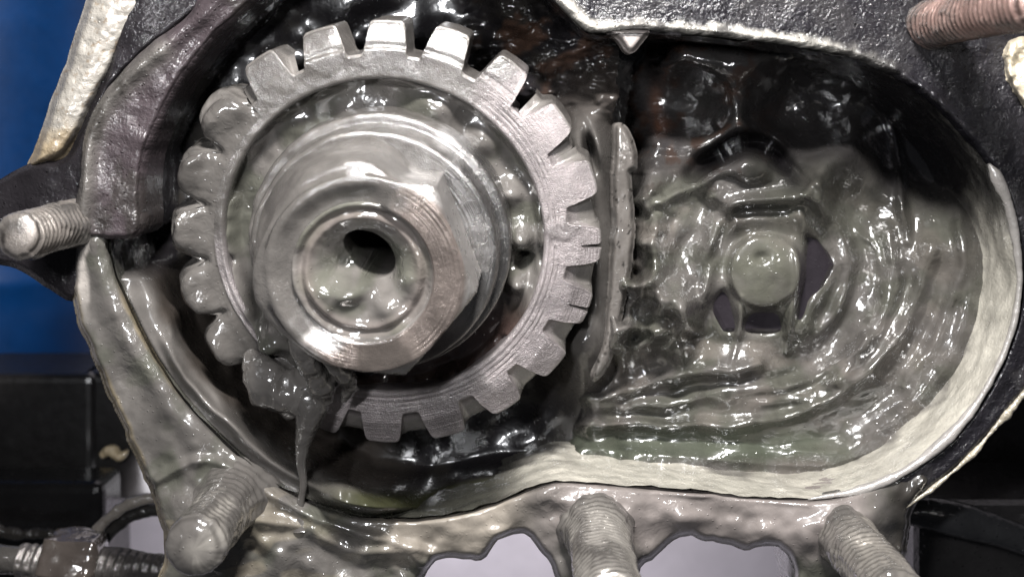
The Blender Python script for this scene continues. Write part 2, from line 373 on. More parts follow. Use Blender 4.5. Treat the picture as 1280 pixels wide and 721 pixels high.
# inner wall, straight down from the rim
cw = P(cav[:, 0], cav[:, 1], 0.0)
zs = np.concatenate([np.linspace(-.012, -.06, 3), np.linspace(-.12, -2.2, 40)])
nx = np.gradient(cw[:, 0]); ny = np.gradient(cw[:, 1]); nl = np.hypot(nx, ny); nrm = np.stack([ny/nl, -nx/nl], 1)
inn = nrm if inside(np.array([cav[0, 0]+nrm[0, 0]*5]), np.array([cav[0, 1]-nrm[0, 1]*5]), cav)[0] else -nrm
V = np.zeros((len(cav), len(zs), 3)); s = np.arange(len(cav))[:, None]/300.*60
nz = .03*fbm(s*1.2, zs[None]*4, 0, 3, 4)+.018*fbm(s*5, zs[None]*12, 0, 7, 3)
V[..., 0] = cw[:, None, 0]+inn[:, None, 0]*(nz-.015); V[..., 1] = cw[:, None, 1]+inn[:, None, 1]*(nz-.015); V[..., 2] = zs[None]
py = cav[:, 1][:, None]+0*zs[None]; px = cav[:, 0][:, None]+0*zs[None]
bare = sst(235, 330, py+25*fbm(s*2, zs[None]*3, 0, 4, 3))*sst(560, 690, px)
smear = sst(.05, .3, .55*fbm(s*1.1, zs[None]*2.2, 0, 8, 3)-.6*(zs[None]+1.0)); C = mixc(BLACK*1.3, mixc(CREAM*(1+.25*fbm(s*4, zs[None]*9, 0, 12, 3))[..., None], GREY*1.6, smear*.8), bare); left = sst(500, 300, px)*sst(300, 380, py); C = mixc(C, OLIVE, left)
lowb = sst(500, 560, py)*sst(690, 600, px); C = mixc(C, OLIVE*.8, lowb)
PR = mixc((.25, 0, .4), (.30, .0, .55), bare)
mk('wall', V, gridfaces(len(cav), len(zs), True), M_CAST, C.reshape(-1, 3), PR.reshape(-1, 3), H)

# flange: left side and bottom
FL = [(128, 288), (112, 285), (92, 292), (92, 340), (95, 395), (120, 462), (150, 530), (178, 590), (196, 640), (205, 690), (200, 760), (330, 760), (470, 760), (528, 722), (536, 706), (556, 695), (601, 699), (622, 676), (645, 666),
      (666, 674), (688, 704), (712, 760), (790, 760), (800, 716), (823, 689), (858, 670), (885, 676), (905, 680), (936, 687), (967, 683), (984, 698), (996, 740), (1010, 770), (1120, 760), (1130, 700), (1140, 640), (1165, 606),
      (1150, 585), (1132, 586), (1090, 560), (900, 560), (600, 580), (400, 560), (250, 450), (180, 300)]
cavin = spline([(p[0], p[1]) for p in CAV], 300, True)
def flz(X, Y, d):
    dc = np.maximum(0, -sdf(X, Y, cavin))
    z = -.02+(.05-.035*sst(640, 720, X))*fbm(X/45, Y/45, 0, 11, 3)
    left = sst(330, 200, X)*sst(640, 560, Y)
    z += left*.12*np.exp(-((dc-22)/16)**2)
    # greasy heaps round the studs and along the bottom
    z += .30*bump(X, Y, 262, 660, 75, 60)+.28*bump(X, Y, 752, 668, 62, 50)+.30*bump(X, Y, 1055, 668, 70, 55)
    low = sst(10, 34, dc)*sst(180, 260, X)
    z += low*.12*fbm(X/34, Y/34, 0, 21, 2)
    z += .12*bump(X, Y, 675, 622, 30, 14, -35)-.10*bump(X, Y, 655, 645, 14, 26, 30)
    z -= .12*sst(30, 70, dc)*sst(400, 560, X)
    z += ridge(X, Y, [(196, 600), (250, 575), (300, 590), (345, 622), (400, 650), (470, 672), (540, 690)], 7, .10)
    z += ridge(X, Y, [(320, 650), (380, 660), (440, 690), (500, 690), (530, 705)], 9, .12)
    z += ridge(X, Y, [(820, 612, .3), (870, 618, 1), (900, 616, 1.6), (930, 620, 1), (1010, 630, .4)], 4, .07)
    return z
def flc(X, Y, d):
    dc = np.maximum(0, -sdf(X, Y, cavin))
    n = fbm(X/40, Y/40, 0, 31, 5)
    c = mixc(GREY*1.4, OLIVE*1.4, sst(-.2, .4, n))
    c = mixc(c, np.array((.125, .110, .103)), sst(560, 740, X)*sst(90, 60, dc+14*n)*sst(1110, 1060, X))
    c = mixc(c, np.array((.15, .133, .112)), sst(440, 500, X)*sst(680, 620, X)*sst(70, 46, dc+16*n))
    c = mixc(c, np.array((.24, .22, .20)), sst(420, 330, Y)*sst(24, 18, X-88+8*n))
    c = mixc(c, np.array((.17, .14, .09)), sst(10, 3, d+5*n)*sst(240, 190, X)*sst(330, 400, Y)*.9)
    c = mixc(c, np.array((.17, .145, .105)), sst(.1, .3, fbm(X/40, Y/26, 0, 77, 2))*sst(590, 640, Y)*sst(520, 300, X)*.35)
    c = mixc(c, np.array((.02, .018, .016)), sst(1095, 1130, X+10*n))
    return c
plate('flange', FL, flz, flc, M_GREASE, 1.1, 1.9, (cavin,), 11, .20, H, None, (.28, 0, .5), wob=5)
# bead of old sealant along the lower and right rim
bead = [(1010, 624), (1085, 610), (1135, 586), (1185, 547), (1229, 492), (1262, 422), (1274, 360), (1271, 310), (1262, 262), (1246, 222), (1236, 205)]
tube('sealant_bead', [P(x, y, .02) for x, y in bead], [.01, .06, .05, .07, .04, .045, .035, .05, .06, .075, .02], M_CAST, (.17, .16, .15), (.3, 0, .4), H, 12, .35, 5, 200)

tube('chipped_rim', [P(x, y, -.03) for x, y in ((1118, 643), (1160, 614), (1190, 590), (1214, 569), (1235, 545), (1254, 522), (1276, 496), (1300, 468))], [.015, .03, .022, .035, .025, .045, .03, .03], M_CAST, (.20, .18, .14), (.25, 0, .8), H, 10, .8, 9, 260)
# black top plate and right flange
TP = [(668, -40), (690, -8), (722, 26), (745, 40), (800, 36), (900, 44), (1000, 56), (1062, 68), (1112, 88), (1164, 122), (1212, 172), (1246, 216), (1266, 262), (1276, 310), (1279, 360), (1266, 422), (1232, 494),
      (1188, 550), (1136, 590), (1105, 606), (1118, 640), (1160, 612), (1210, 570), (1250, 525), (1290, 478), (1340, 420), (1380, 200), (1380, -120), (1000, -120)]
def tpz(X, Y, d):
    return .0+.012*fbm(X/14, Y/14, 0, 41, 4)+.02*fbm(X/60, Y/60, 0, 42, 3)+.05*sst(14, 3, pdist(X, Y, np.array(TP)[1:11]))*(1+.9*fbm(X/9, Y/9, 0, 44, 3))*sst(1240, 1160, X)-.10*sst(250, 480, Y)*sst(4, 60, d)
def tpc(X, Y, d):
    c = np.broadcast_to(np.array((.008, .0074, .009)), X.shape+(3,))
    e = sst(16, 5, pdist(X, Y, np.array(TP)[1:9])+7*fbm(X/12, Y/12, 0, 45, 3))
    c = mixc(c, np.array((.22, .21, .19)), e*sst(1160, 1060, X))
    oil = sst(.0, .25, fbm(X/50, Y/50, 0, 49, 4)); c = mixc(c, np.array((.016, .015, .016)), oil*.8)
    return c
plate('top_plate', TP, tpz, tpc, M_PAINT, 1.3, 2.2, (), 6, .06, H, None, (.3, 0, 1.0), wob=1.5)
# spur of casting that hangs off the top rim
plate('spur', [(752, 36), (810, 36), (800, 58), (790, 67), (782, 64), (772, 50)], lambda X, Y, d: -.06+0*X, flat((.18, .16, .15), .2), M_CAST, .35, 1.5, (), 10, .15, H, None, (.3, 0, .5))
# dark mauve curved lip on the left
LIP = [(262, -18), (235, 20), (190, 54), (150, 92), (125, 126), (106, 166), (100, 222), (95, 286), (130, 298), (173, 293), (175, 240), (180, 192), (201, 140), (228, 94), (268, 44), (312, 4), (330, -24)]
def lipz(X, Y, d):
    return .16+.02*fbm(X/20, Y/20, 0, 51, 4)+ridge(X, Y, [(102, 280), (106, 222), (113, 168), (132, 130), (158, 100), (200, 64), (245, 28), (275, -5)], 11, .10)+.05*fbm(X/50, Y/50, 0, 53, 3)-.10*bump(X, Y, 235, 45, 18, 30, 40)
def lipc(X, Y, d):
    e = ridge(X, Y, [(102, 280), (106, 222), (113, 168), (132, 130), (158, 100), (200, 64)], 15, 1.0)
    c = mixc(MAUVE*.62, GREY*1.3, np.clip(e, 0, 1)); return mixc(c, DARK*1.5, sst(.05, .35, fbm(X/40, Y/60, 0, 57, 4))*.7)
plate('curved_lip', LIP, lipz, lipc, M_PAINT, .9, 1.9, (), 8, .10, H, None, (.3, 0, .8), wob=1.5)
# black outer shell and ear at the left
SHELL = [(175, -30), (290, -30), (240, 20), (190, 60), (150, 98), (125, 140), (112, 200), (108, 300), (96, 374), (60, 360), (18, 335), (-40, 318), (-40, 244), (4, 222), (40, 203), (80, 198), (98, 166), (128, 100)]
plate('outer_shell', SHELL, lambda X, Y, d: -.10+.03*fbm(X/40, Y/40, 0, 61, 4)-.15*sst(60, 0, X), flat((.009, .008, .009), .3), M_PAINT, 1.2, 2.2, (), 10, .14, H, None, (.28, 0, .7), wob=1.5)
EDGE = [(122, -25), (198, -25), (184, 0), (150, 66), (116, 136), (96, 172), (78, 198), (44, 210), (34, 206), (48, 172), (70, 108), (92, 50)]
def edc(X, Y, d):
    n = fbm(X/14, Y/14, 0, 66, 4); c = mixc(np.array((.185, .172, .152)), np.array((.14, .11, .07)), sst(140, 190, Y+25*n)); return mixc(c, np.array((.12, .09, .06)), sst(.35, .6, fbm(X/6, Y/6, 0, 67, 3))*.8)
plate('bare_edge', EDGE, lambda X, Y, d: -.02-.004*np.maximum(0, 30-d)+.03*fbm(X/12, Y/12, 0, 63, 4), edc, M_CAST, 1.0, 1.8, (), 14, .25, H, None, (.45, 0, .8), wob=3)
# broken pale edge at far right
plate('chipped_edge', [(1262, 52), (1300, 44), (1330, 90), (1330, 200), (1282, 140), (1262, 108), (1254, 80)], lambda X, Y, d: .22+.10*fbm(X/10, Y/16, 0, 71, 4), flat((.32, .28, .21), .35, 8), M_CAST, .5, 1.5, (), 9, .25, H, None, (.35, 0, .8), wob=4)

# ---------------------------------------------------------------- chamber behind the gear
def field(name, x0, x1, y0, y1, cell, keep, zf, cf, mat, prm, parent=None):
    X, Y = np.meshgrid(np.arange(x0, x1, cell), np.arange(y0, y1, cell), indexing='ij')
    d = sdf(X, Y, cav)
    z = zf(X, Y, d); C = cf(X, Y, d, z); PR = prm(X, Y, d, z) if callable(prm) else np.broadcast_to(np.array(prm, float), X.shape+(3,))
    F = gridfaces(*X.shape)[:, ::-1]; ok = keep(X, Y, d).ravel(); F = F[ok[F].all(1)]
    used = np.unique(F); rm = np.full(X.size, -1); rm[used] = np.arange(len(used))
    return mk(name, P(X, Y, z).reshape(-1, 3)[used], rm[F], mat, C.reshape(-1, 3)[used], PR.reshape(-1, 3)[used], parent)
def ch_z(X, Y, d):
    z = -1.75+.10*fbm(X/60, Y/60, 0, 81, 2)
    ll = sst(460, 330, X-.55*(Y-420))*sst(300, 350, Y)      # lower-left quarter: a greasy shelf
    n = fbm(X/40, Y/40, 0, 83, 2)
    sh = -.10-.008*np.minimum(d, 95)+.05*n
    sh = sh-1.25*sst(24, 74, d+12*n)-1.3*sst(1, -6, d)+.22*np.exp(-((d-16-5*n)/7)**2)*sst(190, 230, X)*sst(430, 380, X)
    z = z+(sh-z)*ll
    z += ll*(.30*bump(X, Y, 235, 420, 40, 46, 30)+.22*bump(X, Y, 300, 520, 50, 34, 40)+.25*bump(X, Y, 190, 380, 24, 50, -10))
    bt = sst(380, 430, X)*sst(560, 600, Y)*sst(720, 660, X)
    z += bt*(.75*sst(64, 24, d)*sst(-2, 12, d)+.07*n)
    # rusty flakes in the upper right of the chamber
    up = sst(560, 640, X)*sst(170, 110, Y)
    z += up*(.30+.40*fbm(X/40, Y/26, 0, 85, 3)+.35*sst(690, 770, X))
    # grease between gear and rib
    z += 1.15*bump(X, Y, 728, 185, 34, 45)+1.02*bump(X, Y, 745, 330, 40, 140)+.8*bump(X, Y, 720, 440, 45, 50)
    z -= .9*bump(X, Y, 738, 190, 7, 24, -12)
    return z
def ch_c(X, Y, d, z):
    n = fbm(X/40, Y/40, 0, 87, 4)
    c = mixc(BLACK*1.6, DARK*1.3, sst(-.1, .5, n))
    ll = sst(460, 330, X-.55*(Y-420))*sst(320, 370, Y)
    c = mixc(c, mixc(GREY*1.5, np.array((.034, .0285, .0245)), sst(22, 44, d+12*n)), ll)
    c = mixc(c, np.array((.020, .021, .009)), sst(360, 460, X+10*n)*sst(580, 615, Y+10*n)*sst(720, 640, X)*sst(40, 22, d)*.9)
    up = sst(560, 640, X)*sst(175, 110, Y)
    c = mixc(c, RUST*1.1, up*sst(.0, .4, fbm(X/30, Y/24, 0, 89, 4))); c = mixc(c, np.array((.022, .018, .016)), sst(670, 730, X+12*n)*sst(190, 150, Y)*sst(70, 110, Y+10*n))
    gr = np.clip(1.1*bump(X, Y, 730, 190, 38, 55)+bump(X, Y, 745, 330, 40, 130)+bump(X, Y, 720, 440, 50, 50), 0, 1)
    return mixc(c, GREY*.95, gr)
field('chamber_floor', 130, 800, -46, 660, 2.0, lambda X, Y, d: (d > -8) & (X < np.where(Y < 165, 772+9*fbm(Y/20, Y/40, 0, 88, 2), 792)), ch_z, ch_c, M_OIL, (.28, 0, .5), H)

plate('back_plate', CAV, lambda X, Y, d: -2.65+0*X, flat((.006, .0055, .006)), M_PAINT, .3, 8, (), 1, 0, H, 300)
# pale rib between the two chambers
RIB = [(768, 158), (784, 160), (796, 190), (797, 212), (790, 214), (790, 230), (794, 280), (790, 330), (780, 390), (768, 440), (750, 474), (738, 470), (752, 420), (760, 350), (765, 280), (766, 210)]
def ribc(X, Y, d):
    n = fbm(X/16, Y/30, 0, 92, 4); c = mixc(np.array((.064, .058, .053)), GREY*1.25, sst(-.1, .3, n)); return mixc(c, DARK, sst(.45, .6, fbm(X/5, Y/7, 0, 93, 3)))
plate('partition_rib', RIB, lambda X, Y, d: -.60+.03*fbm(X/22, Y/40, 0, 91, 3), ribc, M_GREASE, 1.2, 1.6, (), 9, .14, H, None, (.32, 0, .6), wob=2.5)

# ================================================================ grease in the right-hand chamber
HEX = [(880, 366), (922, 276), (1003, 268), (1042, 332), (1002, 416), (905, 414)]
def gz(X, Y, d):
    n1 = fbm(X/70, Y/70, 0, 101, 3); n2 = fbm(X/26, Y/26, 0, 102, 2)
    wx = X+10*fbm(X/50, Y/50, 2.2, 103, 3); wy = Y+10*fbm(X/50, Y/50, 5.2, 104, 3)
    z = -1.35+.10*n1+.014*n2
    # bowl: flows that follow the wall
    flow = sst(30, 60, d)*sst(880, 1010, X+.4*(Y-330))*sst(150, 260, Y+.2*(X-1050))
    low = sst(470, 520, Y)
    fl = np.maximum(flow, low)
    sd = d+26*fbm(X/110, Y/110, 1.1, 105, 3)
    ang = np.arctan2(Y-330, X-950)
    pat = sst(-.15, .35, fbm(X/90, Y/90, 7.7, 116, 2)); z += fl*(.10*fbm(sd/34, ang*1.2, 0, 106, 2)+pat*.022*(1-2*np.abs(fbm(sd/17, ang*2.2, 0, 107, 2)))+.006*fbm(sd/6, ang*4, 0, 108, 2)*(1-pat))
    z += .30*sst(230, 70, d)*flow
    z += .25*np.exp(-np.maximum(d-40, 0)/16)*sst(180, 330, Y)
    # dark holes of the casting
    z -= .55*sst(1040, 1110, X+.25*(Y-150))*sst(330, 200, Y)
    z -= .95*bump(wx, wy, 845, 124, 62, 42, 5, 2.2)+1.1*bump(wx, wy, 1012, 134, 66, 58, -10, 2.2)+.9*bump(wx, wy, 1160, 165, 70, 95, -40, 2)
    z += .40*ridge(X, Y, [(765, 108, .8), (810, 84), (880, 78), (960, 84), (1050, 86, .7), (1085, 92, .3)], 26, 1)
    z += .25*bump(wx, wy, 925, 140, 20, 50)
    z += ridge(X, Y, [(1086, 92), (1100, 130), (1116, 165), (1124, 205), (1128, 260), (1134, 300, .3)], 7, .22)
    # block left of hex and lumps
    blk = sst(792, 806, X)*sst(905, 870, X+.2*(Y-300))*sst(195, 215, Y)*sst(450, 410, Y)
    rg = fbm((X+.35*Y)/40, (Y-.2*X)/64, 0, 109, 2)
    z += blk*(.34+.26*rg)
    z += .80*bump(wx, wy, 936, 216, 44, 30, 8, 1.4)
    z -= ridge(X, Y, [(866, 214, .5), (892, 198), (932, 178), (968, 190), (992, 226, .5)], 11, .85)
    z += .55*bump(wx, wy, 1016, 244, 22, 34, 20, 1.4)+.30*bump(X, Y, 985, 196, 46, 26, 12)
    z += .30*bump(wx, wy, 1055, 195, 70, 34, 30)
    z += .62*bump(wx, wy, 846, 380, 27, 20, 20, 1.5)+.30*bump(wx, wy, 824, 420, 20, 24)+.25*bump(wx, wy, 862, 405, 18, 12)+.3*bump(wx, wy, 830, 340, 20, 34)
    z -= .25*bump(wx, wy, 866, 352, 10, 36, 8)+.3*bump(wx, wy, 858, 424, 26, 9, -8)
    # ring boss round the hex
    r = np.hypot((X-962)/1.0, (Y-335)/1.05); z += .24*np.exp(-((r-98)/8)**2)*sst(930, 1000, X)*sst(470, 400, Y)
    for pts, w, h in (([(842, 470, .3), (850, 430), (858, 390), (872, 340), (892, 292), (912, 262, .8)], 13, .46), ([(812, 230, .4), (822, 290), (818, 350), (826, 400), (840, 440, .3)], 11, .22), ([(1004, 244, .6), (1016, 224), (1030, 240), (1034, 268), (1028, 300, .3)], 9, .26),
                      ([(800, 262, .3), (830, 250), (866, 236), (890, 230, .4)], 12, .2), ([(868, 440, .3), (890, 400), (900, 372, .4)], 7, .16)):
        z += ridge(wx, wy, pts, w, h, 30)
    plat = sst(-10, 8, sdf(X+6*n2, Y+6*n1, np.array([(896, 226), (930, 212), (990, 214), (1014, 236), (1012, 262), (905, 262), (886, 250)]))); z = z*(1-plat)+np.maximum(z, -.70)*plat
    # film draped over the hex
    hx = sdf(X, Y, np.array(HEX)); inh = sst(-14, 2, hx)
    win = np.zeros(X.shape)
    for w in ([(1006, 292), (1024, 300), (1042, 332), (1018, 374), (996, 418), (990, 396), (1000, 350)], [(893, 368), (906, 358), (914, 372), (922, 404), (922, 420), (904, 418), (886, 388)], [(932, 392), (950, 388), (976, 392), (980, 420), (928, 421)]):
        win = np.maximum(win, sst(-2, 15, sdf(X+5*n2, Y+10*n1, spline(w, 40, True))))
    sheet = -.885+.05*n1+.03*n2-.10*sst(20, 0, hx)*sst(262, 300, Y)+.20*sst(306, 262, Y)+.7*ridge(X, Y, [(874, 390, .7), (884, 350), (898, 310), (914, 276, .8)], 13, .30)+ridge(X, Y, [(1000, 260), (1004, 300), (1000, 345), (992, 390), (985, 440)], 8, .09)+ridge(X, Y, [(924, 345), (925, 370), (923, 410), (916, 452)], 6, .09)-.08*bump(X, Y, 905, 320, 10, 40, 20)
    sheet = sheet*(1-win)+win*-1.25
    skirt = sst(-34, -2, hx+10*n1); z = z*(1-skirt)+np.maximum(z, -1.12+.08*n2+.26*sst(285, 255, Y))*skirt; z = z*(1-inh)+inh*sheet
    dome = sst(54, 44, np.hypot(X-957, Y-338)); z = z*(1-dome)+dome*(-.70-.0005*((X-957)**2+(Y-338)**2)/10+.03*n2-.06*bump(X, Y, 952, 322, 9, 6))
    z += ridge(X, Y, [(912, 268), (895, 300), (884, 340), (876, 385)], 6, .20)+ridge(X, Y, [(912, 262), (922, 254), (960, 250), (1002, 246)], 6, .24)
    # bottom apron below hex and waves
    z += .30*bump(wx, wy, 925, 455, 70, 28, -6, 1.4)
    for pts, w, h in (([(690, 492), (740, 494), (790, 484), (840, 470), (880, 462), (915, 470), (950, 452)], 8, .22), ([(720, 510), (790, 505), (860, 498), (930, 490), (990, 478), (1040, 455), (1085, 420)], 9, .17),
                      ([(700, 538), (770, 530), (850, 530), (930, 528), (1000, 520), (1060, 492), (1100, 455), (1130, 410)], 8, .20), ([(1010, 505), (1070, 470), (1115, 420), (1145, 370), (1160, 310)], 13, .16),
                      ([(1050, 470), (1085, 430), (1105, 390), (1115, 340), (1110, 290)], 12, .14), ([(1130, 480), (1170, 420), (1195, 350), (1200, 280), (1190, 220)], 9, .12)):
        z += ridge(wx, wy, pts, w, h, 30)
    z += ridge(wx, wy, [(1020, 500, .4), (1058, 462), (1082, 420), (1096, 380, .5)], 20, .20)+ridge(wx, wy, [(880, 512, .4), (950, 508), (1010, 490, .6)], 14, .14)
    z -= ridge(X, Y, [(700, 556), (800, 552), (900, 556), (990, 556), (1060, 530), (1120, 480)], 14, .10)
    z += .60*np.exp(-np.maximum(0, X-792)**2/30.**2)*sst(215, 250, Y)*sst(480, 420, Y)*(.8+n2)
    edge = sst(800, 770, X); z += edge*.15*n2
    lo_ = sst(745, 690, X+10*fbm(Y/26, Y/50, 0, 113, 3)+.25*(Y-500))
    z = z*(1-lo_)+lo_*-2.6
    zb = z.copy()
    for _ in range(22):
        zb[1:-1] = (zb[:-2]+2*zb[1:-1]+zb[2:])/4; zb[:, 1:-1] = (zb[:, :-2]+2*zb[:, 1:-1]+zb[:, 2:])/4
    soft = .85*sst(-60, -20, hx)*(1-.8*win)
    z = z*(1-soft)+zb*soft
    z += .13*sst(51, 42, np.hypot(X-957+3*n1, Y-338+3*n2))*sst(0, .3, soft)-.05*bump(X, Y, 952, 322, 8, 6)+ridge(X, Y, [(925, 372, .4), (926, 392), (924, 416), (914, 455, .5)], 4, .07)+ridge(X, Y, [(992, 300, .3), (998, 345), (990, 390), (983, 440, .5)], 5, .09)
    return z
def gc(X, Y, d, z):
    n = fbm(X/45, Y/45, 0, 121, 5); n2 = fbm(X/20, Y/20, 0, 122, 4)
    c = mixc(GREY*1.3, OLIVE*1.3, sst(-.25, .3, n))
    c = mixc(c, DARK, sst(.1, .45, n2)*.35); c = mixc(c, np.array((.075, .066, .058)), sst(.1, .5, fbm(X/55, Y/40, 0, 126, 3))*.6)
    c = mixc(c, np.array((.060, .0595, .047)), bump(X, Y, 957, 338, 54, 54, 0, 3)*(.7+.5*n2))
    c = mixc(c, np.array((.040, .045, .033)), sst(532, 545, Y)*sst(584, 566, Y)*sst(1100, 1000, X)*.8)
    c = mixc(c, GREY*1.25, sst(.0, .4, fbm(X/30, Y/60, 0, 125, 4))*sst(1040, 1080, X)*sst(330, 400, Y)*.7)
    c = mixc(c, OLIVE*.55, sst(350, 230, Y+22*n-.25*(X-1040)*(X > 1040))*sst(900, 960, X+.3*(Y-200)+20*n)*.75)  # shading of the upper right bowl put into the grease colour
    up = sst(262, 165, Y+18*n-.10*(X-950)*sst(1040, 1140, X)*1.6); c = mixc(c, BLACK*2.2, up*.82)  # near-black colour painted in place of shadow across the upper chamber
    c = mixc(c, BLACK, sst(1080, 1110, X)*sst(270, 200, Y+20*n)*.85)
    c = mixc(c, np.array((.022, .018, .016)), sst(800, 765, X+10*n)*sst(180, 150, Y)); c = mixc(c, RUST*.8, up*sst(.1, .4, n2)*sst(1000, 900, X)*.8)
    c = mixc(c, BLACK, np.clip(ridge(X, Y, [(866, 214, .7), (892, 198), (932, 178), (968, 190), (992, 226, .7)], 15, 1.1), 0, 1))  # shade of the crevice above the hump, put into the colour
    c = mixc(c, np.array((.12, .055, .033)), bump(X, Y, 828, 158, 9, 8)*.9+bump(X, Y, 820, 130, 8, 22)*.4)
    return c
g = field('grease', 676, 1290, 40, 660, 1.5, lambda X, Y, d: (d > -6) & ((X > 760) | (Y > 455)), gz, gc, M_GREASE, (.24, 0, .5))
tag(g, 'thick grey green grease smeared in flowing ridges through the right chamber', 'grease', None, 'stuff')

# hex bolt under the grease
hb = empty('hex_bolt', P(957, 340, -1.1)); tag(hb, 'dark hex bolt half buried in green grease in the right chamber', 'bolt')
hx = P([p[0] for p in HEX], [p[1] for p in HEX], -1.02)-np.array(hb.location)
hc = hx.mean(0); lv = [(1.06, -.6), (1.06, -.03), (1.0, .05), (.94, .075), (.55, .075), (.02, .075)]
V = np.array([[(hc[0]+(p[0]-hc[0])*s, hc[1]+(p[1]-hc[1])*s, zz) for s, zz in lv] for p in hx])
mk('bolt_head', V, gridfaces(6, len(lv), True), M_OIL, np.tile((.013, .011, .0132), (V.size//3, 1)), np.tile((.3, .0, .3), (V.size//3, 1)), hb, smooth=False)

# ================================================================ gear, hub, nut on a tilted shaft
O = P(479, 299, .1); tip = P(451, 346, 1.65)
ax = tip-O; ax /= np.linalg.norm(ax)
import mathutils
q = mathutils.Vector((0, 0, 1)).rotation_difference(mathutils.Vector(ax)).to_euler()
G = empty('ring_gear', O, q); tag(G, 'large steel gear with twenty blunt teeth smeared with grease', 'gear')
def adeg(A): return (np.degrees(A)+360) % 360
def gmask(A, R):                                # where grease hides the steel
    a = adeg(A); n = fbm(R*np.cos(A)*2.2, R*np.sin(A)*2.2, 0, 241, 4)
    m = sst(42, 62, a+14*n)*sst(200, 178, a+10*n)
    m = np.maximum(m, sst(172, 182, a)*sst(248, 240, a+8*n)*sst(2.14, 2.24, R+.05*n))
    m = np.maximum(m, sst(222, 232, a+6*n)*sst(252, 244, a+6*n))
    m = np.maximum(m, .4*sst(.1, .5, n))
    return m
def gcol(A, R, Z):
    n = fbm(R*np.cos(A)*3, R*np.sin(A)*3, Z*3, 143, 4)
    c = STEEL*(1+.25*n)[..., None]
    return mixc(c, GREY*1.12*(1+.25*n)[..., None], gmask(A, R))
def gprm(A, R, Z): return mixc((.42, .6, 1.0), (.24, 0, .5), gmask(A, R))
def grooves(R): return -.016*np.exp(-((R-2.075)/.012)**2)-.013*np.exp(-((R-2.145)/.010)**2)-.010*np.exp(-((R-2.20)/.010)**2)
def gdisp(A, R, Z):
    x, y = R*np.cos(A), R*np.sin(A); m = gmask(A, R)
    return grooves(R)*(1-m)+m*(.04*fbm(x*2., y*2., Z*2., 145, 3)+.03)+.003*fbm(x*22, y*22, Z*9, 146, 2)
prof = densify([(2.02, -.75), (1.99, -.06), (1.995, -.03), (2.015, -.005), (2.04, 0), (2.14, -.004)], .02)
lathe('ring', prof, 540, M_STEEL, gcol, gprm, G, lambda A, R, Z: (R, Z+gdisp(A, R, Z)*sst(1.99, 2.03, R)))
